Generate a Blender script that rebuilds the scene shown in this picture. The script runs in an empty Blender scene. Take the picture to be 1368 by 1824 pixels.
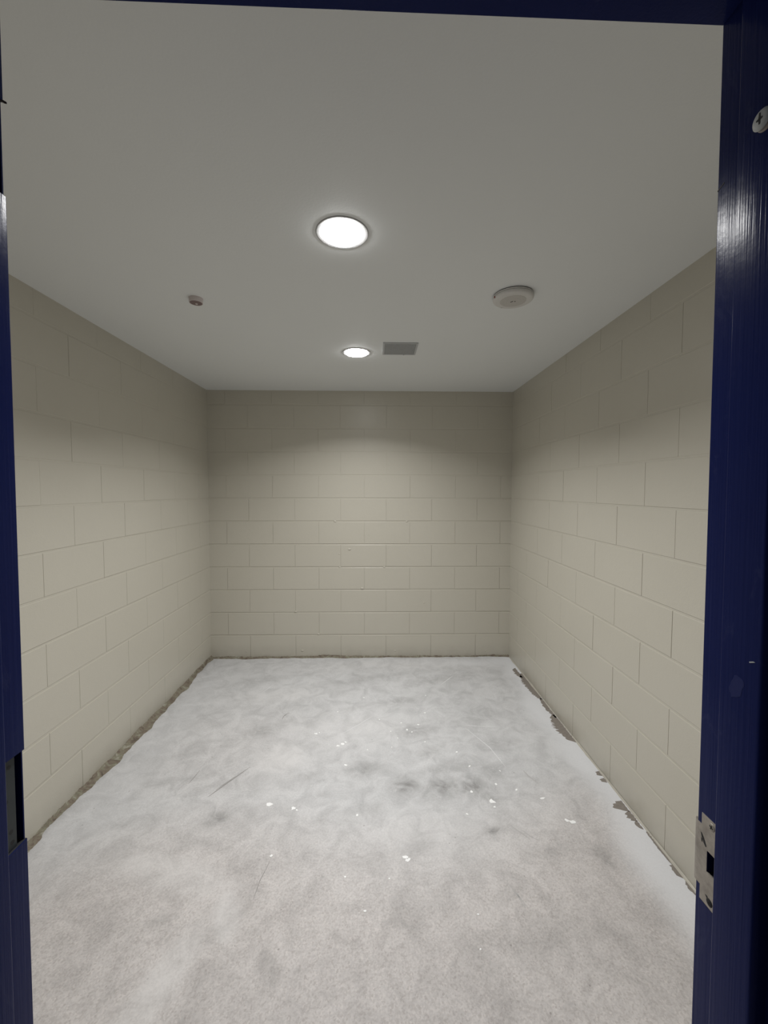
import bpy, bmesh, math, random
import numpy as np
from mathutils import Matrix, Vector, Euler

rng = random.Random(7)
nrng = np.random.default_rng(11)
SC = bpy.context.scene
COL = SC.collection

# ------------------------------------------------------------------ camera
XL, XR, YB, YF, ZC, EYE = -1.4672, 1.1949, 3.6337, 0.545, 2.3573, 1.4976
cam_data = bpy.data.cameras.new('camera')
cam = bpy.data.objects.new('camera', cam_data)
COL.objects.link(cam)
cam_data.sensor_fit = 'HORIZONTAL'
cam_data.sensor_width = 36.0
cam_data.lens = 734.08 * 36.0 / 1368.0
cam_data.shift_x = -1.535 / 1368.0
cam_data.shift_y = -5.15 / 1368.0
cam_data.clip_start = 0.02
cam.matrix_world = (Matrix.Translation((0, 0, EYE)) @ Matrix.Rotation(-0.0204, 4, 'Z')
                    @ Matrix.Rotation(math.pi / 2 - 0.0467, 4, 'X') @ Matrix.Rotation(0.0017, 4, 'Z'))
SC.camera = cam

# ------------------------------------------------------------------ world, exposure
LAMP = 34.0                       # radiance of the two lamp lenses
BEAM_W, BEAM_SPREAD = 15.2, 138.0 # downward beam of each lamp's optic
world = bpy.data.worlds.new('corridor_ambient')
SC.world = world
world.use_nodes = True
wb = world.node_tree.nodes['Background']
wb.inputs['Color'].default_value = (0.80, 0.86, 1.0, 1)   # dim unlit corridor behind the camera
wb.inputs['Strength'].default_value = 0.06
SC.view_settings.view_transform = 'Standard'
SC.view_settings.look = 'None'
SC.view_settings.gamma = 1.0
SC.view_settings.use_curve_mapping = False
SC.view_settings.exposure = 0.0


# ------------------------------------------------------------------ helpers
def lin(r, g, b):
    f = lambda c: (c / 255 / 12.92) if c / 255 <= 0.04045 else ((c / 255 + 0.055) / 1.055) ** 2.4
    return (f(r), f(g), f(b), 1.0)


def new_mat(name, color=(0.5, 0.5, 0.5, 1), rough=0.5, metal=0.0, spec=0.5):
    m = bpy.data.materials.new(name)
    m.use_nodes = True
    b = m.node_tree.nodes['Principled BSDF']
    b.inputs['Base Color'].default_value = color
    b.inputs['Roughness'].default_value = rough
    b.inputs['Metallic'].default_value = metal
    b.inputs['Specular IOR Level'].default_value = spec
    return m, m.node_tree.nodes, m.node_tree.links, b


def obj_coord(N, L, scale=(1, 1, 1)):
    tc = N.new('ShaderNodeTexCoord')
    mp = N.new('ShaderNodeMapping')
    mp.inputs['Scale'].default_value = scale
    L.new(tc.outputs['Object'], mp.inputs['Vector'])
    return mp.outputs['Vector']


def world_coord(N, L, scale=(1, 1, 1)):
    g = N.new('ShaderNodeNewGeometry')
    mp = N.new('ShaderNodeMapping')
    mp.inputs['Scale'].default_value = scale
    L.new(g.outputs['Position'], mp.inputs['Vector'])
    return mp.outputs['Vector']


def noise(N, L, vec, scale, detail=4, rough=0.55, dist=0.0):
    n = N.new('ShaderNodeTexNoise')
    n.inputs['Scale'].default_value = scale
    n.inputs['Detail'].default_value = detail
    n.inputs['Roughness'].default_value = rough
    n.inputs['Distortion'].default_value = dist
    L.new(vec, n.inputs['Vector'])
    return n.outputs['Fac']


def ramp(N, L, fac, stops):
    r = N.new('ShaderNodeValToRGB')
    e = r.color_ramp.elements
    e[0].position, e[0].color = stops[0]
    e[1].position, e[1].color = stops[-1]
    for p, c in stops[1:-1]:
        x = e.new(p)
        x.color = c
    L.new(fac, r.inputs['Fac'])
    return r.outputs['Color']


def mix(N, L, fac, a, b, mode='MIX'):
    m = N.new('ShaderNodeMix')
    m.data_type = 'RGBA'
    m.blend_type = mode
    for sock, v in ((m.inputs[0], fac), (m.inputs[6], a), (m.inputs[7], b)):
        if hasattr(v, 'node'):
            L.new(v, sock)
        else:
            sock.default_value = v
    return m.outputs[2]


def math_n(N, L, op, a, b=0.0, clamp=False):
    m = N.new('ShaderNodeMath')
    m.operation = op
    m.use_clamp = clamp
    for sock, v in ((m.inputs[0], a), (m.inputs[1], b)):
        if hasattr(v, 'node'):
            L.new(v, sock)
        else:
            sock.default_value = v
    return m.outputs[0]


def bump(N, L, b, height, strength, dist):
    n = N.new('ShaderNodeBump')
    n.inputs['Strength'].default_value = strength
    n.inputs['Distance'].default_value = dist
    L.new(height, n.inputs['Height'])
    L.new(n.outputs['Normal'], b.inputs['Normal'])


def link_mesh(name, me, mat=None, parent=None, smooth=None):
    o = bpy.data.objects.new(name, me)
    COL.objects.link(o)
    if mat and not me.materials:
        me.materials.append(mat)
    if parent:
        o.parent = parent
    if smooth is not None:
        me.shade_smooth()
        me.set_sharp_from_angle(angle=math.radians(smooth))
    return o


def bm_obj(name, bm, mat, parent=None, smooth=None):
    bmesh.ops.recalc_face_normals(bm, faces=bm.faces)
    me = bpy.data.meshes.new(name)
    bm.to_mesh(me)
    bm.free()
    return link_mesh(name, me, mat, parent, smooth)


def box(bm, x0, x1, y0, y1, z0, z1):
    v = [bm.verts.new((x, y, z)) for x in (x0, x1) for y in (y0, y1) for z in (z0, z1)]
    for f in ((0, 1, 3, 2), (4, 6, 7, 5), (0, 4, 5, 1), (2, 3, 7, 6), (0, 2, 6, 4), (1, 5, 7, 3)):
        bm.faces.new([v[i] for i in f])


def lathe(bm, prof, seg=48, c=(0, 0, 0)):
    """prof: list of (radius, z); radius 0 closes the end."""
    rings = []
    for r, z in prof:
        if r <= 1e-6:
            rings.append([bm.verts.new((c[0], c[1], c[2] + z))])
        else:
            rings.append([bm.verts.new((c[0] + r * math.cos(2 * math.pi * k / seg),
                                        c[1] + r * math.sin(2 * math.pi * k / seg), c[2] + z)) for k in range(seg)])
    for a, b in zip(rings, rings[1:]):
        for k in range(seg):
            j = (k + 1) % seg
            if len(a) == 1 and len(b) == 1:
                continue
            if len(a) == 1:
                bm.faces.new((a[0], b[j], b[k]))
            elif len(b) == 1:
                bm.faces.new((a[k], a[j], b[0]))
            else:
                bm.faces.new((a[k], a[j], b[j], b[k]))


def prism(bm, pts, a, b, axis='z', caps=True):
    """extrude a 2D outline between a and b along axis."""
    def P(p, t):
        return {'z': (p[0], p[1], t), 'x': (t, p[0], p[1]), 'y': (p[0], t, p[1])}[axis]
    lo = [bm.verts.new(P(p, a)) for p in pts]
    hi = [bm.verts.new(P(p, b)) for p in pts]
    n = len(pts)
    for i in range(n):
        j = (i + 1) % n
        bm.faces.new((lo[i], lo[j], hi[j], hi[i]))
    if caps:
        bmesh.ops.triangulate(bm, faces=[bm.faces.new(lo), bm.faces.new(list(reversed(hi)))])


def empty(name, loc, rot=(0, 0, 0)):
    o = bpy.data.objects.new(name, None)
    o.empty_display_size = 0.1
    o.location = loc
    o.rotation_euler = rot
    COL.objects.link(o)
    return o


def tag(o, label=None, cat=None, group=None, kind=None):
    for k, v in (('label', label), ('category', cat), ('group', group), ('kind', kind)):
        if v:
            o[k] = v
    return o


# ------------------------------------------------------------------ materials
def make_wall_paint():
    m, N, L, b = new_mat('cream_block_paint', rough=0.33, spec=0.45)
    v = world_coord(N, L)
    big = noise(N, L, v, 1.7, 3)
    col = mix(N, L, big, (0.514, 0.488, 0.418, 1), (0.554, 0.528, 0.457, 1))
    # grime gathered on the lowest course
    g = N.new('ShaderNodeNewGeometry')
    s = N.new('ShaderNodeSeparateXYZ')
    L.new(g.outputs['Position'], s.inputs[0])
    low = N.new('ShaderNodeMapRange')
    low.inputs[1].default_value, low.inputs[2].default_value = 0.0, 0.13
    low.inputs[3].default_value, low.inputs[4].default_value = 1.0, 0.0
    L.new(s.outputs[2], low.inputs[0])
    n2 = noise(N, L, v, 14, 5, 0.6)
    k = math_n(N, L, 'MULTIPLY', low.outputs[0], n2)
    k = math_n(N, L, 'MULTIPLY', k, 0.55, True)
    col = mix(N, L, k, col, (0.24, 0.22, 0.19, 1))
    L.new(col, b.inputs['Base Color'])
    st = noise(N, L, v, 210, 3, 0.6)
    st2 = noise(N, L, v, 38, 4, 0.6)
    h = math_n(N, L, 'ADD', math_n(N, L, 'MULTIPLY', st, 0.35), st2)
    bump(N, L, b, h, 0.28, 0.0022)
    return m


def make_ceiling():
    m, N, L, b = new_mat('white_ceiling_paint', rough=0.62, spec=0.3)
    v = world_coord(N, L)
    n1 = noise(N, L, v, 1.1, 3)
    L.new(mix(N, L, n1, (0.77, 0.79, 0.79, 1), (0.81, 0.83, 0.83, 1)), b.inputs['Base Color'])
    bump(N, L, b, noise(N, L, v, 120, 3), 0.12, 0.002)
    return m


def make_floor():
    m, N, L, b = new_mat('bare_concrete', rough=0.72, spec=0.25)
    v = world_coord(N, L)
    at = N.new('ShaderNodeAttribute')
    at.attribute_name = 'floor_marks'
    sp = N.new('ShaderNodeSeparateColor')
    L.new(at.outputs['Color'], sp.inputs[0])
    white, dark, warm, pale = sp.outputs[0], sp.outputs[1], sp.outputs[2], at.outputs['Alpha']
    n1 = noise(N, L, v, 2.6, 6, 0.62, 0.4)
    n2 = noise(N, L, v, 9.0, 6, 0.65, 0.8)
    n3 = noise(N, L, v, 120.0, 4, 0.7)
    cool = mix(N, L, n1, (0.505, 0.505, 0.51, 1), (0.655, 0.655, 0.665, 1))
    wrm = mix(N, L, n1, (0.500, 0.477, 0.472, 1), (0.590, 0.567, 0.562, 1))
    col = mix(N, L, warm, cool, wrm)
    # cloudy trowel marks
    c2 = ramp(N, L, n2, [(0.30, (0.74, 0.74, 0.74, 1)), (0.60, (1.05, 1.05, 1.05, 1))])
    col = mix(N, L, 0.75, col, c2, 'MULTIPLY')
    # exposed sand and aggregate, stronger where the floor is worn
    vo = N.new('ShaderNodeTexVoronoi')
    vo.inputs['Scale'].default_value = 190
    L.new(v, vo.inputs['Vector'])
    bw = N.new('ShaderNodeRGBToBW')
    L.new(vo.outputs['Color'], bw.inputs[0])
    agg = ramp(N, L, bw.outputs[0], [(0.0, (0.74, 0.70, 0.67, 1)), (0.5, (1.0, 0.99, 0.98, 1)), (1.0, (1.16, 1.13, 1.10, 1))])
    aggk = math_n(N, L, 'MULTIPLY', warm, 0.55)
    col = mix(N, L, math_n(N, L, 'ADD', aggk, 0.10), col, agg, 'MULTIPLY')
    fine = ramp(N, L, n3, [(0.3, (0.86, 0.86, 0.86, 1)), (0.7, (1.08, 1.08, 1.08, 1))])
    col = mix(N, L, 0.7, col, fine, 'MULTIPLY')
    # scattered pinholes
    vp = N.new('ShaderNodeTexVoronoi')
    vp.inputs['Scale'].default_value = 16
    L.new(v, vp.inputs['Vector'])
    pin = math_n(N, L, 'LESS_THAN', vp.outputs['Distance'], 0.055)
    pin = math_n(N, L, 'MULTIPLY', pin, math_n(N, L, 'GREATER_THAN', n1, 0.53))
    col = mix(N, L, math_n(N, L, 'MULTIPLY', pin, 0.45), col, (0.17, 0.15, 0.14, 1))
    # dark worn smudges and pale skim patches
    dk = math_n(N, L, 'MULTIPLY', dark, ramp(N, L, noise(N, L, v, 13, 6, 0.7, 1.0), [(0.32, (0.1, 0.1, 0.1, 1)), (0.66, (1, 1, 1, 1))]), True)
    col = mix(N, L, dk, col, (0.21, 0.205, 0.20, 1))
    pk = math_n(N, L, 'MULTIPLY', pale, ramp(N, L, n2, [(0.25, (0.4, 0.4, 0.4, 1)), (0.7, (1, 1, 1, 1))]), True)
    col = mix(N, L, pk, col, (0.68, 0.665, 0.66, 1))
    # white spray paint along the walls
    wk = math_n(N, L, 'MULTIPLY', white, ramp(N, L, n3, [(0.2, (0.85, 0.85, 0.85, 1)), (0.6, (1, 1, 1, 1))]), True)
    col = mix(N, L, wk, col, (0.71, 0.715, 0.735, 1))
    L.new(col, b.inputs['Base Color'])
    h = math_n(N, L, 'ADD', math_n(N, L, 'MULTIPLY', n3, 0.5), n2)
    bump(N, L, b, h, 0.25, 0.003)
    return m


def make_blue():
    m, N, L, b = new_mat('navy_gloss_paint', rough=0.22, spec=0.048)
    v = obj_coord(N, L)
    n1 = noise(N, L, v, 5, 5, 0.6)
    col = mix(N, L, n1, (0.0095, 0.0150, 0.076, 1), (0.0130, 0.0200, 0.098, 1))
    # faint rubbed smears
    n2 = noise(N, L, obj_coord(N, L, (6, 6, 2.5)), 3.0, 5, 0.7, 1.2)
    sm = ramp(N, L, n2, [(0.60, (0, 0, 0, 1)), (0.74, (1, 1, 1, 1))])
    sk = math_n(N, L, 'MULTIPLY', sm, 0.16)
    col = mix(N, L, sk, col, (0.09, 0.10, 0.19, 1))
    L.new(col, b.inputs['Base Color'])
    rr = math_n(N, L, 'ADD', math_n(N, L, 'MULTIPLY', n2, 0.12), 0.13)
    L.new(rr, b.inputs['Roughness'])
    # brush marks run up the frame
    br = noise(N, L, obj_coord(N, L, (260, 260, 3)), 1.0, 3, 0.6)
    blob = noise(N, L, v, 55, 3, 0.6)
    bump(N, L, b, math_n(N, L, 'ADD', br, math_n(N, L, 'MULTIPLY', blob, 0.5)), 0.30, 0.0011)
    return m


def make_steel():
    m, N, L, b = new_mat('worn_steel', rough=0.5, metal=0.75)
    v = obj_coord(N, L, (1, 1, 1))
    n1 = noise(N, L, v, 40, 6, 0.65)
    L.new(ramp(N, L, n1, [(0.3, (0.30, 0.275, 0.245, 1)), (0.7, (0.52, 0.485, 0.44, 1))]), b.inputs['Base Color'])
    bump(N, L, b, noise(N, L, v, 300, 3), 0.1, 0.0005)
    return m


def make_residue():
    m, N, L, b = new_mat('dried_adhesive', rough=0.85, spec=0.2)
    v = world_coord(N, L)
    n1 = noise(N, L, v, 22, 6, 0.7, 1.0)
    col = ramp(N, L, n1, [(0.30, (0.10, 0.082, 0.066, 1)), (0.46, (0.20, 0.165, 0.13, 1)),
                          (0.58, (0.245, 0.235, 0.175, 1)), (0.72, (0.46, 0.44, 0.40, 1))])
    L.new(col, b.inputs['Base Color'])
    bump(N, L, b, noise(N, L, v, 90, 5), 0.6, 0.004)
    return m


def noisy(name, c0, c1, scale, rough, metal=0.0, spec=0.4, bump_s=0.1):
    m, N, L, b = new_mat(name, rough=rough, metal=metal, spec=spec)
    v = obj_coord(N, L)
    n = noise(N, L, v, scale, 4, 0.6)
    L.new(mix(N, L, n, c0, c1), b.inputs['Base Color'])
    if bump_s:
        bump(N, L, b, n, bump_s, 0.001)
    return m


M_WALL, M_CEIL, M_FLOOR, M_BLUE, M_STEEL, M_RES = make_wall_paint(), make_ceiling(), make_floor(), make_blue(), make_steel(), make_residue()
M_TRIM = noisy('white_lamp_trim', (0.40, 0.40, 0.40, 1), (0.44, 0.44, 0.44, 1), 30, 0.4)
M_PLASTIC = noisy('off_white_plastic', (0.62, 0.61, 0.59, 1), (0.68, 0.67, 0.65, 1), 25, 0.5)
M_PERF = noisy('speckled_perforation', (0.44, 0.425, 0.40, 1), (0.62, 0.60, 0.57, 1), 420, 0.6)
M_PINKWHITE = noisy('pinkish_white_plastic', (0.62, 0.565, 0.55, 1), (0.68, 0.62, 0.61, 1), 40, 0.45)
M_LENS = noisy('maroon_lens', (0.17, 0.118, 0.118, 1), (0.22, 0.155, 0.15, 1), 60, 0.4)
M_RED = noisy('red_indicator', (0.20, 0.05, 0.045, 1), (0.26, 0.07, 0.06, 1), 60, 0.4)
M_DARK = noisy('black_recess', (0.012, 0.012, 0.014, 1), (0.022, 0.022, 0.024, 1), 80, 0.6)
M_GREY = noisy('dark_grey_enamel', (0.44, 0.455, 0.465, 1), (0.50, 0.515, 0.525, 1), 30, 0.5)
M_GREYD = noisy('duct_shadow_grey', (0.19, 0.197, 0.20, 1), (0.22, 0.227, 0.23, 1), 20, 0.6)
M_HINGE = noisy('tarnished_plate', (0.030, 0.038, 0.044, 1), (0.052, 0.060, 0.062, 1), 45, 0.5, 0.3)
M_WHITEP = noisy('white_enamel_disc', (0.48, 0.50, 0.50, 1), (0.58, 0.60, 0.59, 1), 90, 0.45)
M_TAN = noisy('bare_tan_backing', (0.30, 0.26, 0.23, 1), (0.40, 0.35, 0.32, 1), 90, 0.5)
M_CHIP = noisy('white_paint_chip', (0.86, 0.86, 0.86, 1), (0.93, 0.93, 0.93, 1), 90, 0.6)
M_SCRATCH = noisy('dark_scratch', (0.24, 0.228, 0.222, 1), (0.34, 0.325, 0.315, 1), 60, 0.8)
M_FAINT = noisy('faint_scratch', (0.40, 0.39, 0.385, 1), (0.47, 0.46, 0.455, 1), 60, 0.8)
M_PALE = noisy('pale_scratch', (0.66, 0.66, 0.67, 1), (0.74, 0.74, 0.75, 1), 60, 0.8)
M_BROWN = noisy('brown_bare_patch', (0.17, 0.148, 0.128, 1), (0.30, 0.27, 0.24, 1), 70, 0.85)
M_BURR = noisy('rusty_burr', (0.03, 0.022, 0.02, 1), (0.05, 0.035, 0.03, 1), 70, 0.6)

m, N, L, b = new_mat('lit_lamp_lens', (0.9, 0.9, 0.9, 1), 0.5)
b.inputs['Emission Color'].default_value = (1.0, 0.997, 0.988, 1)
b.inputs['Emission Strength'].default_value = LAMP
M_LAMP = m

# ------------------------------------------------------------------ floor
gx = np.arange(XL - 0.1, XR + 0.101, 0.015)
gy = np.arange(-0.8, YB + 0.101, 0.015)
GX, GY = np.meshgrid(gx, gy)


def blob(x, y, rx, ry, rot=0.0, p=1.0):
    c, s = math.cos(rot), math.sin(rot)
    dx, dy = GX - x, GY - y
    u, w = (c * dx + s * dy) / rx, (-s * dx + c * dy) / ry
    return np.exp(-(u * u + w * w) ** p)


def sstep(a, b_, t):
    t = np.clip((t - a) / (b_ - a), 0, 1)
    return t * t * (3 - 2 * t)


wob = 0.025 * np.sin(GY * 5.1 + 0.6) + 0.018 * np.sin(GY * 11.3 + 2)
white = sstep(0.975, 1.150, GX + wob)
white = np.maximum(white, 0.9 * blob(1.12, 3.52, 0.17, 0.14))
white = np.maximum(white, 0.55 * blob(0.85, 3.50, 0.35, 0.07))
white = white * sstep(0.5, 1.3, GY) * 0.95
white = np.maximum(white, 0.22 * blob(XL + 0.16, 2.7, 0.12, 1.0))
dark = np.zeros_like(GX)
for x, y, rx, ry, a in ((0.142, 2.017, .07, .06, .75), (0.337, 1.994, .12, .07, .7), (0.483, 2.011, .08, .07, .75),
                        (-0.061, 2.146, .10, .05, .45), (-0.702, 2.52, .10, .07, .45), (0.518, 1.735, .05, .02, .8),
                        (0.931, 1.602, .03, .05, .65), (-0.727, 1.819, .05, .04, .75), (-0.027, 1.872, .06, .04, .35),
                        (0.40, 2.15, .14, .05, .4), (0.62, 2.1, .08, .09, .4), (0.25, 2.5, .13, .07, .45),
                        (0.62, 2.62, .2, .08, .25), (0.15, 2.85, .2, .05, .35), (-0.2, 2.75, .2, .04, .2),
                        (0.55, 1.93, .06, .05, .5), (0.3, 2.3, .1, .05, .4), (0.7, 2.35, .1, .06, .35),
                        (-0.35, 2.1, .05, .03, .4), (-0.28, 1.95, .05, .03, .35), (-0.10, 3.2, .35, .05, .3),
                        (0.55, 3.2, .3, .06, .3), (-0.85, 3.2, .3, .05, .2), (-0.55, 1.33, .10, .03, .25),
                        (0.10, 1.35, .06, .10, .3), (-0.36, 1.26, .02, .03, .6), (-0.32, 1.22, .015, .04, .5),
                        (0.62, 1.32, .25, .08, .22), (-0.95, 2.1, .20, .03, .25), (-1.05, 2.3, .22, .03, .22),
                        (-0.75, 1.38, .05, .02, .35), (0.72, 1.63, .07, .025, .3), (0.33, 1.25, .05, .12, .22)):
    dark = np.maximum(dark, min(1.0, 1.3 * a) * blob(x, y, rx, ry, 0.3))
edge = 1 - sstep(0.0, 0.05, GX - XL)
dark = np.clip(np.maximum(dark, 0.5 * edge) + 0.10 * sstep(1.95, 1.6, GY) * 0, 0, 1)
warm = 1 - sstep(1.45, 2.15, GY + 0.18 * np.sin(GX * 3.0 + 1) + 0.22 * (GX < 0) * np.abs(GX))
warm = np.maximum(warm, 0.35 * blob(-0.8, 2.3, 0.5, 0.5))
pale = np.maximum.reduce([0.55 * blob(-0.80, 1.56, .28, .07, -0.25, 2), 0.75 * blob(-0.53, 1.40, .05, .10, 0.3, 2),
                          0.65 * blob(-0.66, 1.18, .06, .20, -0.32, 2), 0.6 * blob(-0.534, 2.25, .13, .12, 0.2, 2),
                          0.35 * blob(-0.1, 2.55, .35, .18, 0.1), 0.3 * blob(0.2, 1.75, .25, .12),
                          0.4 * blob(-0.7, 2.95, .35, .10, 0.1), 0.35 * blob(0.15, 3.45, .9, .09)])
ny, nx = GX.shape
verts = np.stack([GX.ravel(), GY.ravel(), np.zeros(GX.size)], 1)
idx = np.arange(ny * nx).reshape(ny, nx)
faces = np.stack([idx[:-1, :-1].ravel(), idx[:-1, 1:].ravel(), idx[1:, 1:].ravel(), idx[1:, :-1].ravel()], 1)
me = bpy.data.meshes.new('floor')
me.from_pydata(verts.tolist(), [], faces.tolist())
att = me.attributes.new('floor_marks', 'FLOAT_COLOR', 'POINT')
att.data.foreach_set('color', np.stack([white, dark, warm, pale], -1).astype(np.float32).ravel())
floor = tag(link_mesh('floor', me, M_FLOOR), kind='structure')

# ------------------------------------------------------------------ ceiling
bm = bmesh.new()
box(bm, XL - 0.15, XR + 0.15, 0.40, YB + 0.15, ZC, ZC + 0.12)
ceiling = tag(bm_obj('ceiling', bm, M_CEIL), kind='structure')

# ------------------------------------------------------------------ block walls
COURSE, BLOCK = 0.2032, 0.4025
GAPH, THICK = 0.0085, 0.030
mesh_cache = {}


def block_mesh(w, h):
    """one painted block: front face at y=0 facing -y, eased edges, body behind."""
    key = (round(w, 4), round(h, 4))
    if key in mesh_cache:
        return mesh_cache[key]
    c = 0.0022
    bm = bmesh.new()
    rings = []
    for inset, ix, y in ((c, 0.0007, 0.0), (0.0006, 0.0002, 0.0010), (0.0, 0.0, THICK)):
        x0, x1, z0, z1 = ix, w - ix, inset, h - inset
        rings.append([bm.verts.new(p) for p in ((x0, y, z0), (x1, y, z0), (x1, y, z1), (x0, y, z1))])
    bm.faces.new(rings[0])
    for a, b_ in zip(rings, rings[1:]):
        for i in range(4):
            j = (i + 1) % 4
            bm.faces.new((a[i], b_[i], b_[j], a[j]))
    bm.faces.new(list(reversed(rings[2])))
    bmesh.ops.recalc_face_normals(bm, faces=bm.faces)
    me = bpy.data.meshes.new('concrete_block')
    bm.to_mesh(me)
    bm.free()
    me.materials.append(M_WALL)
    mesh_cache[key] = me
    return me


def block_wall(name, length, joint_odd, joint_even, matrix, mortar=0.0040, gapv=0.0024):
    """Local frame: x along the wall, z up, wall face at y=0 and room at -y."""
    root = empty(name, (0, 0, 0))
    bm = bmesh.new()
    box(bm, -0.12, length + 0.12, mortar, 0.15, 0.0, ZC)
    bmesh.ops.recalc_face_normals(bm, faces=bm.faces)
    me = bpy.data.meshes.new(name)
    bm.to_mesh(me)
    bm.free()
    me.materials.append(M_WALL)
    bpy.data.objects.remove(root)
    wall = bpy.data.objects.new(name, me)
    COL.objects.link(wall)
    wall.matrix_world = matrix
    tag(wall, kind='structure')
    for r in range(12):
        z0 = r * COURSE
        z1 = min((r + 1) * COURSE, ZC + 0.0085)
        first = joint_odd if r % 2 == 0 else joint_even
        js = [first + k * BLOCK for k in range(-12, 14)]
        js = [0.0] + [j for j in js if 0.03 < j < length - 0.03] + [length]
        rise = 0.0 if r < 7 else (0.25 if r < 8 else 0.45) * (mortar - 0.0011)     # shallower upper joints: fading under grazing light is put into their depth
        for a, b_ in zip(js, js[1:]):
            ga = -0.004 if a == 0.0 else gapv / 2
            gb = -0.004 if b_ == length else gapv / 2
            hb = z1 - GAPH / 2 - (z0 + GAPH / 2 if r else 0.0)
            o = bpy.data.objects.new('concrete_block', block_mesh(b_ - a - ga - gb, hb))
            COL.objects.link(o)
            o.parent = wall
            o.location = (a + ga, 0.0011 + rise + rng.uniform(-0.0007, 0.0006), z0 + (GAPH / 2 if r else 0.0))
    return wall


# back wall: local x = world x from XL
wall_back = block_wall('wall_back', XR - XL, -1.121 - XL, -1.314 - XL, Matrix.Translation((XL, YB, 0)))
# left wall faces +x: local x runs along +Y of the world, local -y is +X
RL = Matrix(((0, -1, 0), (1, 0, 0), (0, 0, 1))).to_4x4()
wall_left = block_wall('wall_left', YB - YF, 2.028 - YF, 1.833 - YF, Matrix.Translation((XL, YF, 0)) @ RL, 0.0034, 0.0010)
# right wall faces -x: local x runs along -Y of the world
RR = Matrix(((0, 1, 0), (-1, 0, 0), (0, 0, 1))).to_4x4()
wall_right = block_wall('wall_right', YB - YF, YB - 2.022, YB - 1.816, Matrix.Translation((XR, YB, 0)) @ RR, 0.0034, 0.0020)

# small lumps of hardened mortar left on the back wall joints
for x, z, rr in ((-0.365, 1.219, .010), (0.268, 1.219, .009), (-0.127, 0.622, .012), (-0.718, 0.413, .010),
                 (-0.515, 0.210, .008), (-0.24, 0.972, .013), (-0.33, 0.93, .006), (-0.325, 0.812, .008),
                 (0.07, 0.812, .008), (0.425, 0.49, .007), (-0.66, 0.06, .010), (0.17, 0.055, .008),
                 (0.985, 0.05, .007), (-1.16, 0.055, .006)):
    bm = bmesh.new()
    bmesh.ops.create_icosphere(bm, subdivisions=2, radius=rr)
    for v_ in bm.verts:
        v_.co = Vector((v_.co.x * 1.3, v_.co.y * 0.42, v_.co.z * 0.75)) * rng.uniform(0.82, 1.15)
    o = bm_obj('mortar_lump', bm, M_WALL, wall_back, 60)
    o.location = (x - XL, 0.001, z)

# ------------------------------------------------------------------ door frame (hollow steel, pivot at its room face)
PIV = Vector((0.0, 0.56, EYE))
door = empty('door_1', PIV, (-0.0080, 0, 0.0134))
tag(door, kind='structure')
XRJ, XLJ, ZH = 0.4622, -0.4745, 0.6195      # rabbet faces, local to the pivot
STOP, RAB, SOF = 0.016, 0.0470, 0.0600


def arc(cx, cy, r, a0, a1, n=4):
    return [(cx + r * math.cos(math.radians(a0 + (a1 - a0) * k / n)), cy + r * math.sin(math.radians(a0 + (a1 - a0) * k / n))) for k in range(n + 1)]


def frame_profile(kind='plain'):
    """u = distance behind the rabbet face (negative = into the opening), w = depth (0 = room face)."""
    pts = [(0.050, -0.016), (0.050, -0.0015), (0.0485, 0.0)]
    if kind == 'hinge':
        pts += [(0.0040, 0.0), (0.0040, -0.0018), (0.024, -0.0018), (0.024, -0.0115), (0.0050, -0.0115), (0.0050, -RAB)]
    elif kind == 'strike':
        pts += arc(0.002, -0.002, 0.002, 90, 180, 4)
        pts += [(0, -0.0195), (0.020, -0.0195), (0.020, -0.0400), (0, -0.0400), (0, -RAB)]
    else:
        pts += arc(0.002, -0.002, 0.002, 90, 180, 4) + [(0, -RAB)]
    pts += arc(-STOP + 0.0022, -RAB - 0.0022, 0.0022, 90, 180, 5)
    pts += arc(-STOP + 0.0070, -RAB - SOF + 0.0070, 0.0070, 180, 270, 8)
    pts += [(0, -RAB - SOF), (0, -2 * RAB - SOF + 0.002), (0.002, -2 * RAB - SOF), (0.0485, -2 * RAB - SOF), (0.050, -2 * RAB - SOF + 0.0015),
            (0.050, -2 * RAB - SOF + 0.016)]
    return pts


def jamb(side, cuts):
    bm = bmesh.new()
    zs = [-EYE]
    spans = []
    z = -EYE
    for a, b_, kind in sorted(cuts):
        spans += [(z, a, 'plain'), (a, b_, kind)]
        z = b_
    spans.append((z, ZH + 0.05, 'plain'))
    for a, b_, kind in spans:
        pr = [((XRJ + u) if side > 0 else (XLJ - u), w) for u, w in frame_profile(kind)]
        prism(bm, pr, a, b_, caps=False)
        # cut sheet edges of each pocket: painted lip, hollow's shade coloured black behind it
        rects = {'hinge': [(0, 0.0016, -0.0008, -RAB, 0), (0.0016, 0.005, -0.0008, -RAB, 1), (0.005, 0.024, -0.0018, -0.0115, 1)],
                 'strike': [(0, 0.0016, -0.0195, -0.040, 0), (0.0016, 0.020, -0.0195, -0.040, 1)]}.get(kind, [])
        for u0, u1, w0, w1, mi in rects:
            for z_ in (a, b_):
                f_ = bm.faces.new([bm.verts.new(((XRJ + u) if side > 0 else (XLJ - u), w, z_)) for u, w in ((u0, w0), (u1, w0), (u1, w1), (u0, w1))])
                f_.material_index = mi
    o = bm_obj('jamb', bm, M_BLUE, door, 35)
    o.data.materials.append(M_DARK)
    return o


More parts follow.
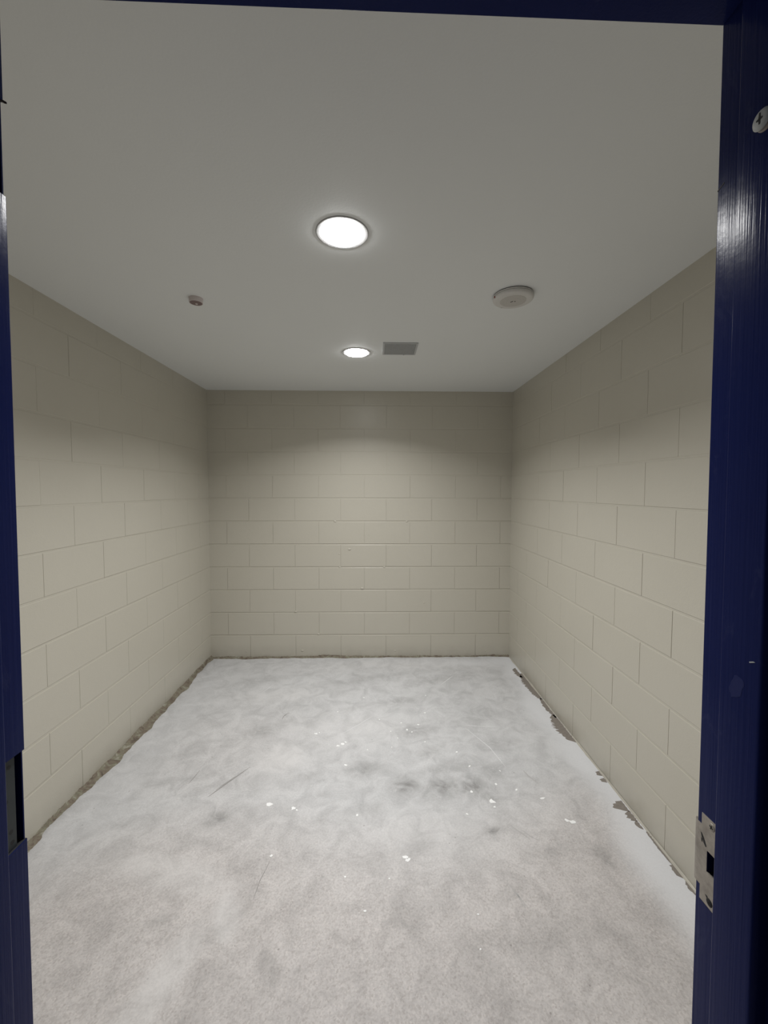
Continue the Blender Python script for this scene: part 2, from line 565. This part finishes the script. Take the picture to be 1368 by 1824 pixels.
HINGES = [(0.3735, 0.4915), (-0.4745, -0.3500), (-1.3100, -1.1900)]
SZ = 0.9797 - EYE                            # strike centre height
jamb(+1, [(SZ - 0.0155, SZ + 0.0155, 'strike')])
jamb(-1, [(a, b_, 'hinge') for a, b_ in HINGES])
bm = bmesh.new()
prism(bm, [(w, ZH + u) for u, w in frame_profile()], XLJ + 0.0001, XRJ - 0.0001, 'x', caps=False)
bm_obj('head', bm, M_BLUE, door, 35)

# hinge reinforcement plates with their screw holes, bared where the hinges were taken off
for a, b_ in HINGES:
    bm = bmesh.new()
    box(bm, XLJ - 0.0065, XLJ - 0.0046, -RAB + 0.0005, -0.0118, a + 0.001, b_ - 0.001)
    pl = bm_obj('hinge_plate', bm, M_HINGE, door)
    pl['label'] = 'dark bare plate in the hinge pocket'
    hgt = b_ - a
    for fy, fz in ((-0.020, 0.90), (-0.0310, 0.76), (-0.0260, 0.55), (-0.0310, 0.32), (-0.0200, 0.20), (-0.0330, 0.10), (-0.0185, 0.08)):
        bm = bmesh.new()
        lathe(bm, [(0, 0.0), (0.0030, 0.0), (0.0030, -0.0014), (0, -0.0014)], 12)
        h = bm_obj('screw_hole', bm, M_DARK, pl)
        h.rotation_euler = (0, math.radians(90), 0)
        h.location = (XLJ - 0.0045, fy, a + hgt * fz)

# strike plate (outline in depth w and height z), lip curling past the frame edge
bm = bmesh.new()
xs0, xs1 = XRJ - 0.0008, XRJ + 0.0010
W_IN, W_T, W_E = -0.0385, -0.0085, -0.0015
z_lo, z_hi, l_lo, l_hi, h_lo, h_hi = SZ - 0.0625, SZ + 0.0625, SZ - 0.0425, SZ + 0.0455, SZ - 0.0145, SZ + 0.0155
W_H = -0.0190
box(bm, xs0, xs1, W_IN, W_T, h_hi, z_hi)
box(bm, xs0, xs1, W_IN, W_T, z_lo, h_lo)
box(bm, xs0, xs1, W_H, W_T, h_lo, h_hi)
lip = [(xs0, W_T), (xs0, W_E), (xs0 + 0.0004, 0.0018), (xs0 + 0.0020, 0.0042), (xs0 + 0.0050, 0.0058),
       (xs0 + 0.0052, 0.0044), (xs0 + 0.0030, 0.0030), (xs0 + 0.0018, 0.0008), (xs1, W_E), (xs1, W_T)]
prism(bm, lip, l_lo, l_hi)
strike = bm_obj('strike_plate', bm, M_STEEL, door)
strike['label'] = 'bare worn steel strike plate'
for dz, mat_head in ((0.054, M_STEEL), (-0.0535, M_DARK)):
    bm = bmesh.new()
    lathe(bm, [(0, 0.0), (0.0040, 0.0), (0.0052, -0.0006), (0.0056, -0.0014)], 24)
    sc = bm_obj('screw', bm, mat_head, strike, 40)
    sc.rotation_euler = (0, math.radians(-90), 0)
    sc.location = (xs0 - 0.0008, -0.0255, SZ + dz)
    bm = bmesh.new()
    for rot in (0, 90):
        pts = [(-0.0030, -0.0008), (0.0030, -0.0008), (0.0030, 0.0008), (-0.0030, 0.0008)]
        c_, s_ = math.cos(math.radians(rot + 20)), math.sin(math.radians(rot + 20))
        prism(bm, [(x * c_ - y * s_ - 0.0255, x * s_ + y * c_ + SZ + dz) for x, y in pts], xs0 - 0.0011, xs0 - 0.0006, 'x')
    bm_obj('screw_recess', bm, M_DARK, strike)
for pts in ([(-.0075, .0335), (-.0100, .0330), (-.0150, .0262), (-.0180, .0200), (-.0165, .0185), (-.0125, .0222), (-.0095, .0275)],
            [(-.0085, .0262), (-.0105, .0250), (-.0108, .0205), (-.0092, .0210)],
            [(-.0180, -.0480), (-.0215, -.0475), (-.0285, -.0530), (-.0270, -.0560), (-.0215, -.0520)]):
    bm = bmesh.new()
    prism(bm, [(w, SZ + z) for w, z in pts], xs0 - 0.0002, xs0 + 0.0002, 'x')
    bm_obj('scuff', bm, M_DARK, strike)

# white round button with a cross slot screwed to the right soffit, on a bare backing washer
XS = XRJ - STOP
bx = empty('frame_button', (XS, -0.0825, 0.4270), (0, math.radians(-90), 0))
bx.parent = door
bm = bmesh.new()
lathe(bm, [(0, 0.0060), (0.0070, 0.0058), (0.0100, 0.0050), (0.0112, 0.0036), (0.0110, 0.0026), (0, 0.0026)], 36)
bt = bm_obj('button', bm, M_WHITEP, bx, 40)
bt['label'] = 'white round button with a cross slot'
bm = bmesh.new()
lathe(bm, [(0, 0.0018), (0.0105, 0.0018), (0.0118, 0.0010), (0.0118, -0.0005)], 36, (-0.0022, -0.0030, 0))
bk = bm_obj('backing', bm, M_TAN, bx, 40)
bm = bmesh.new()
for pts in ([(-.0056, -.0008), (0, -.0015), (.0070, -.0007), (.0070, .0007), (0, .0015), (-.0056, .0008)],
            [(-.0008, -.0036), (.0010, -.0036), (.0016, 0), (.0010, .0040), (-.0008, .0040), (-.0016, 0)]):
    prism(bm, pts, 0.0054, 0.00625)
bm_obj('cross_slot', bm, M_DARK, bx)

# paint blemishes on the frame: white nick, dark gouge on the right edge, burr at the upper left hinge pocket
def flat_patch(name, mat, parent, pts, x0, x1):
    bm = bmesh.new()
    prism(bm, pts, x0, x1, 'x')
    return bm_obj(name, bm, mat, parent)


flat_patch('paint_nick', M_WHITEP, door, [(-.0955, -.2040), (-.0930, -.2037), (-.0880, -.2058), (-.0884, -.2072), (-.0920, -.2056)], XS - 0.0003, XS + 0.001)
flat_patch('paint_gouge', M_BURR, door, [(-.0005, .404), (-.0010, .4055), (-.0110, .4090), (-.0115, .4080)], XRJ - 0.0004, XRJ + 0.001)
M_SMUDGE = noisy('rubbed_smudge', (0.0125, 0.0195, 0.102, 1), (0.024, 0.031, 0.112, 1), 160, 0.45, 0.0, 0.1)
for cy_, cz_, ry_, rz_ in ((-0.0720, -0.2440, 0.0105, 0.0150),):
    pts = []
    for k in range(20):
        a_ = 2 * math.pi * k / 20
        q_ = rng.uniform(0.8, 1.1)
        pts.append((cy_ + ry_ * q_ * math.cos(a_), cz_ + rz_ * q_ * math.sin(a_) - 0.5 * ry_ * math.cos(a_)))
    flat_patch('smudge', M_SMUDGE, door, pts, XS - 0.00015, XS + 0.001)
bm = bmesh.new()
prism(bm, [(XLJ - 0.004, -.004), (XLJ + 0.0005, 0.0005), (XLJ + 0.0028, 0.0012), (XLJ + 0.0005, -.002), (XLJ - .003, -.007)], 0.4905, 0.4930)
bm_obj('burr', bm, M_BURR, door)

# front wall around the frame (seen only from inside the room)
bm = bmesh.new()
wx0, wx1, wz = XLJ - 0.035, XRJ + 0.035, ZH + EYE + 0.035
wy0, wy1 = YF - 0.125, YF
box(bm, XL - 0.12, wx0, wy0, wy1, 0, ZC)
box(bm, wx1, XR + 0.12, wy0, wy1, 0, ZC)
box(bm, wx0, wx1, wy0, wy1, wz, ZC)
tag(bm_obj('wall_front', bm, M_WALL), kind='structure')

# ------------------------------------------------------------------ ceiling fixtures
def ceiling_light(x, y, label):
    t = empty('ceiling_light', (x, y, ZC))
    tag(t, label, 'ceiling light', 'round recessed lamps in the ceiling')
    bm = bmesh.new()
    lathe(bm, [(0.0885, 0.0), (0.0885, 0.0), (0.0882, -0.0022), (0.0868, -0.0028), (0.0840, -0.0026), (0.0770, -0.0022), (0.0715, -0.0020), (0.0710, 0.0)], 64)
    bm_obj('trim_ring', bm, M_TRIM, t, 40)
    bm = bmesh.new()
    lathe(bm, [(0.0706, -0.0016), (0.0700, -0.0046), (0.0665, -0.0080), (0.0560, -0.0106), (0.030, -0.0124), (0, -0.0129)], 64)
    le = bm_obj('lens', bm, M_LAMP, t, 60)
    le['label'] = 'glowing white round lens'
    ld = bpy.data.lights.new('lamp_beam', 'AREA')
    ld.shape, ld.size, ld.energy, ld.spread = 'DISK', 0.13, BEAM_W, math.radians(BEAM_SPREAD)
    ld.color = (1.0, 0.997, 0.988)
    lo = bpy.data.objects.new('lamp_beam', ld)
    COL.objects.link(lo)
    lo.parent, lo.location = t, (0, 0, -0.0138)
    return t


ceiling_light(-0.115, 1.426, 'lit round white ceiling lamp nearer the door, the larger glowing one')
ceiling_light(-0.126, 2.630, 'lit round white ceiling lamp beside the grey vent near the back wall')

# square grey return vent
t = empty('ceiling_vent', (0.1415, 2.549, ZC))
tag(t, 'square dark grey ceiling vent grille beside the far round lamp', 'vent')
hw = 0.1035
bm = bmesh.new()
for k in range(4):
    c_, s_ = math.cos(k * math.pi / 2), math.sin(k * math.pi / 2)
    pr = [(-hw, -hw), (hw, -hw), (hw - 0.011, -hw + 0.011), (-hw + 0.011, -hw + 0.011)]
    prism(bm, [(x * c_ - y * s_, x * s_ + y * c_) for x, y in pr], -0.0055, 0.0)
bm_obj('frame', bm, M_GREY, t)
bm = bmesh.new()
n = 30
iw = hw - 0.0108
for k in range(1, n):
    p = -iw + 2 * iw * k / n
    box(bm, p - 0.0011, p + 0.0011, -iw, iw, -0.0048, -0.0008)
    box(bm, -iw, iw, p - 0.0011, p + 0.0011, -0.0050, -0.0012)
gr = bm_obj('grille', bm, M_GREY, t)
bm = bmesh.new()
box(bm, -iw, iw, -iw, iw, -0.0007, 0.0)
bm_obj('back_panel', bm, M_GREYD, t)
bm = bmesh.new()
lathe(bm, [(0, -0.0085), (0.004, -0.0080), (0.0055, -0.0055)], 16, (0.03, hw - 0.005, 0))
bm_obj('screw', bm, M_GREY, t, 40)

# large round detector
t = empty('smoke_detector', (0.603, 1.851, ZC))
tag(t, 'large round off-white smoke detector on the ceiling near the right wall', 'smoke detector')
bm = bmesh.new()
lathe(bm, [(0.0850, 0.0), (0.0850, -0.0030)], 64)
bm_obj('shadow_gap', bm, M_DARK, t)  # black ring: the shade between base and ceiling put into its colour
bm = bmesh.new()
lathe(bm, [(0, -0.0030), (0.0862, -0.0030), (0.0866, -0.0045), (0.0866, -0.0085), (0.0840, -0.0088), (0.0840, -0.0102), (0, -0.0102)], 64)
bm_obj('base', bm, M_PLASTIC, t, 30)
bm = bmesh.new()
lathe(bm, [(0, -0.0102), (0.0866, -0.0102), (0.0872, -0.0125), (0.0868, -0.0170), (0.0845, -0.0212), (0.0800, -0.0238), (0.0740, -0.0248), (0.0560, -0.0254), (0, -0.0254)], 64)
bm_obj('housing', bm, M_PLASTIC, t, 40)
bm = bmesh.new()
lathe(bm, [(0.0565, -0.0252), (0.0555, -0.0262), (0.0450, -0.0265), (0.0445, -0.0262), (0.0300, -0.0264), (0.0295, -0.0267), (0, -0.0269)], 64)
pf = bm_obj('sounder_disc', bm, M_PERF, t, 30)
for x, y in ((-0.003, 0.0), (0.008, -0.001), (-0.007, 0.006)):
    bm = bmesh.new()
    lathe(bm, [(0, -0.0276), (0.0030, -0.0275), (0.0033, -0.0266)], 12, (x, y, 0))
    bm_obj('sensor_hole', bm, M_DARK, pf)
bm = bmesh.new()
lathe(bm, [(0, -0.0040), (0.0042, -0.0032), (0.0052, 0)], 16)
o = bm_obj('indicator', bm, M_RED, t, 50)
o.location, o.rotation_euler = (-0.0845, -0.014, -0.0150), (0, math.radians(80), 0)
o['label'] = 'small dark red indicator'
bm = bmesh.new()
box(bm, -0.006, 0.006, -0.0018, 0.0018, -0.0250, -0.0240)
o = bm_obj('test_slot', bm, M_SCRATCH, t)
o.location = (-0.028, 0.069, 0.0002)

# small round sensor
t = empty('ceiling_sensor', (-0.814, 1.916, ZC))
tag(t, 'small round white ceiling sensor with a dark maroon underside, left of the lamps', 'sensor')
bm = bmesh.new()
lathe(bm, [(0.0305, 0.0), (0.0305, -0.0020), (0.0292, -0.0024), (0.0292, -0.0190), (0.0284, -0.0202), (0.0268, -0.0202), (0.0264, -0.0190), (0, -0.0190)], 48)
bm_obj('housing', bm, M_PINKWHITE, t, 40)
bm = bmesh.new()
lathe(bm, [(0.0270, -0.0192), (0.0262, -0.0204), (0.0180, -0.0211), (0, -0.0214)], 48)
ln_ = bm_obj('lens', bm, M_LENS, t, 50)
ln_['label'] = 'dark maroon underside'
bm = bmesh.new()
lathe(bm, [(0, -0.0238), (0.0040, -0.0232), (0.0062, -0.0208)], 20, (0.000, 0.006, 0))
bm_obj('sensing_eye', bm, M_PINKWHITE, ln_, 50)

# ------------------------------------------------------------------ floor details
def ragged_strip(name, length, wfun, hfun, matrix, label, step=0.008):
    """dried residue in the corner of wall and floor; local x along wall, -y into room."""
    bm = bmesh.new()
    rows = []
    n = int(length / step)
    for k in range(n + 1):
        x = length * k / n
        w, h = wfun(x), hfun(x)
        j = lambda s: rng.uniform(-s, s)
        rows.append([bm.verts.new((x, -0.0006 + 0.003, h + j(0.004))), bm.verts.new((x, -0.003, h + j(0.003))),
                     bm.verts.new((x, -0.30 * w - 0.002, max(0.45 * h + j(0.003), 0.002))),
                     bm.verts.new((x, -0.65 * w + j(0.003), max(0.18 * h + j(0.002), 0.0015))),
                     bm.verts.new((x, -w + j(0.002), 0.0002))])
    for a, b_ in zip(rows, rows[1:]):
        for i in range(4):
            bm.faces.new((a[i], b_[i], b_[i + 1], a[i + 1]))
    o = bm_obj(name, bm, M_RES, floor)
    o.matrix_world = matrix
    o['label'] = label
    return o


def rag(seed, amp, base, lo):
    r = np.random.default_rng(seed)
    ph, fr = r.uniform(0, 6.28, 7), np.array([2.3, 4.1, 7.7, 13, 22, 37, 61.0])
    am = np.array([1, .9, .8, .7, .6, .5, .35])
    return lambda x: max(lo, base + amp * float(np.sum(am * np.sin(fr * x + ph))) / 2.2)


ragged_strip('adhesive_residue', YB - YF, rag(1, 0.016, 0.033, 0.012), rag(2, 0.008, 0.017, 0.005),
             Matrix.Translation((XL, YF, 0)) @ RL, 'ragged brown residue along the foot of the left wall')
ragged_strip('adhesive_residue', XR - XL, rag(3, 0.010, 0.020, 0.006), rag(4, 0.006, 0.010, 0.003),
             Matrix.Translation((XL, YB, 0)), 'thin ragged brown residue along the foot of the back wall')

# thin bead of paint along the foot of the right wall
bm = bmesh.new()
rows = []
f1 = rag(9, 0.002, 0.005, 0.002)
for k in range(260):
    y = YF + (YB - YF) * k / 259
    w = f1(y * 2)
    rows.append([bm.verts.new((XR, y, w * 1.2)), bm.verts.new((XR - 0.7 * w, y, w * 0.7)), bm.verts.new((XR - w * 1.3, y, 0.0))])
for a, b_ in zip(rows, rows[1:]):
    for i in range(2):
        bm.faces.new((a[i], b_[i], b_[i + 1], a[i + 1]))
bm_obj('paint_bead', bm, M_WALL, floor, 60)


def floor_patch(name, mat, pts, h=0.0008, jitter=0.0):
    bm = bmesh.new()
    prism(bm, [(x + rng.uniform(-jitter, jitter), y + rng.uniform(-jitter, jitter)) for x, y in pts], -0.0004, h)
    return bm_obj(name, bm, mat, floor)


def ragged_patch(y0, y1, inner, outer=XR - 0.004, seed=0):
    """bare brown patch between the wall and a torn paint edge."""
    r = random.Random(seed)
    n = max(6, int((y1 - y0) / 0.007))
    a = [(outer - r.uniform(0, 0.004), y0 + (y1 - y0) * k / n) for k in range(n + 1)]
    b_ = []
    for k in range(n, -1, -1):
        t_ = k / n
        e = math.sin(math.pi * min(1, max(0, t_))) ** 0.45
        b_.append((outer - 0.006 - (outer - inner) * e * r.uniform(0.55, 1.05), y0 + (y1 - y0) * t_ + r.uniform(-.003, .003)))
    floor_patch('bare_patch', M_BROWN, a + b_, 0.0007)


ragged_patch(2.36, 2.66, 1.120, seed=1)
ragged_patch(2.62, 2.88, 1.160, seed=2)
ragged_patch(2.86, 3.28, 1.135, seed=3)
ragged_patch(3.20, 3.38, 1.130, 1.172, seed=4)
ragged_patch(2.07, 2.105, 1.160, 1.190, seed=5)
ragged_patch(2.02, 2.055, 1.160, 1.188, seed=6)
ragged_patch(1.83, 1.90, 1.125, 1.184, seed=7)
ragged_patch(1.775, 1.835, 1.150, 1.186, seed=8)
ragged_patch(1.730, 1.778, 1.162, 1.184, seed=9)
ragged_patch(1.50, 1.56, 1.170, seed=10)
ragged_patch(1.43, 1.49, 1.180, seed=11)
ragged_patch(1.56, 1.72, 1.184, seed=12)
ragged_patch(1.10, 1.40, 1.172, seed=13)

# white paint spots and flakes stuck to the slab
SPOTS = [(-0.508, 1.905, .015), (-0.389, 1.879, .013), (-0.372, 1.868, .007), (0.119, 1.612, .014), (0.128, 1.600, .010), (0.810, 1.921, .015), (0.865, 1.784, .016),
         (0.885, 1.776, .012), (-0.200, 2.369, .014), (-0.225, 2.350, .009), (-0.182, 2.385, .007), (-0.370, 2.473, .010), (-0.350, 2.482, .006), (-0.166, 2.180, .012),
         (-0.088, 1.833, .007), (-0.090, 2.906, .007), (0.327, 2.697, .008), (0.268, 2.559, .008), (0.474, 1.972, .009), (0.557, 1.907, .014),
         (0.505, 2.159, .009), (0.192, 2.505, .010), (0.160, 2.58, .009), (0.22, 2.48, .007), (0.09, 2.49, .007), (0.02, 2.62, .007), (-0.26, 2.72, .006),
         (0.36, 2.93, .007), (0.46, 2.28, .008), (0.66, 2.12, .008), (0.70, 1.98, .010), (0.56, 1.87, .007), (0.42, 1.83, .006), (0.05, 1.52, .005),
         (-0.43, 1.628, .008), (-0.04, 1.40, .005), (-0.12, 1.53, .005), (-0.05, 2.31, .007), (0.13, 2.42, .006), (0.29, 2.38, .006), (0.61, 2.02, .007),
         (0.34, 1.27, .004), (0.36, 1.38, .004), (0.09, 2.33, .006)]
for x, y, r0 in SPOTS:
    n = rng.randint(7, 10)
    sx, ph = rng.uniform(0.55, 1.5), rng.uniform(0, 3)
    pts = []
    for k in range(n):
        a = 2 * math.pi * k / n
        rr = r0 * rng.uniform(0.45, 1.1)
        u, w = rr * math.cos(a) * sx, rr * math.sin(a)
        pts.append((x + u * math.cos(ph) - w * math.sin(ph), y + u * math.sin(ph) + w * math.cos(ph)))
    floor_patch('paint_spot', M_CHIP, pts, 0.0010)


def scratch(pts, w, mat=M_SCRATCH):
    """tapering scratch through the given floor points."""
    P = []
    for (ax, ay), (bx_, by) in zip(pts, pts[1:]):
        for k in range(6):
            P.append((ax + (bx_ - ax) * k / 6, ay + (by - ay) * k / 6))
    P.append(pts[-1])
    left, right = [], []
    n = len(P)
    for i, (x, y) in enumerate(P):
        q, p = P[min(i + 1, n - 1)], P[max(i - 1, 0)]
        d = Vector((q[0] - p[0], q[1] - p[1])).normalized()
        ww = 0.5 * w * (math.sin(math.pi * (i + 0.35) / (n - 0.3)) ** 0.6) * rng.uniform(0.7, 1.2)
        left.append((x - d.y * ww, y + d.x * ww))
        right.append((x + d.y * ww, y - d.x * ww))
    bm = bmesh.new()
    L_ = [bm.verts.new((x, y, 0.0004)) for x, y in left]
    R_ = [bm.verts.new((x, y, 0.0004)) for x, y in right]
    for k in range(n - 1):
        bm.faces.new((R_[k], R_[k + 1], L_[k + 1], L_[k]))
    o = bm_obj('floor_scratch', bm, mat, floor)
    if o.data.polygons[0].normal.z < 0:
        o.data.flip_normals()


scratch([(-0.821, 1.958), (-0.750, 2.070), (-0.681, 2.175)], 0.007)
scratch([(-0.800, 2.005), (-0.735, 2.105)], 0.004)
scratch([(-0.957, 2.048), (-0.948, 2.100), (-0.942, 2.153)], 0.004)
scratch([(-0.615, 2.635), (-0.612, 2.672), (-0.600, 2.700), (-0.580, 2.712)], 0.006)
scratch([(-0.428, 1.615), (-0.434, 1.575), (-0.446, 1.520), (-0.448, 1.470), (-0.450, 1.445)], 0.0028)
scratch([(0.500, 1.50), (0.525, 1.44), (0.535, 1.39)], 0.004, M_FAINT)
scratch([(0.515, 1.47), (0.545, 1.40)], 0.003, M_FAINT)
scratch([(0.64, 1.74), (0.67, 1.70), (0.70, 1.68)], 0.004, M_FAINT)
scratch([(0.83, 2.02), (0.80, 2.07), (0.785, 2.12)], 0.006, M_FAINT)
scratch([(0.60, 1.76), (0.66, 1.69)], 0.005, M_FAINT)
scratch([(0.55, 2.55), (0.66, 2.535), (0.78, 2.53)], 0.005, M_PALE)
scratch([(0.50, 3.10), (0.62, 3.25)], 0.006, M_PALE)
scratch([(-0.84, 3.00), (-0.79, 3.12)], 0.006, M_PALE)
scratch([(-0.22, 2.46), (-0.10, 2.58), (-0.02, 2.67)], 0.004, M_PALE)
scratch([(0.56, 2.52), (0.66, 2.32), (0.70, 2.15)], 0.005, M_PALE)
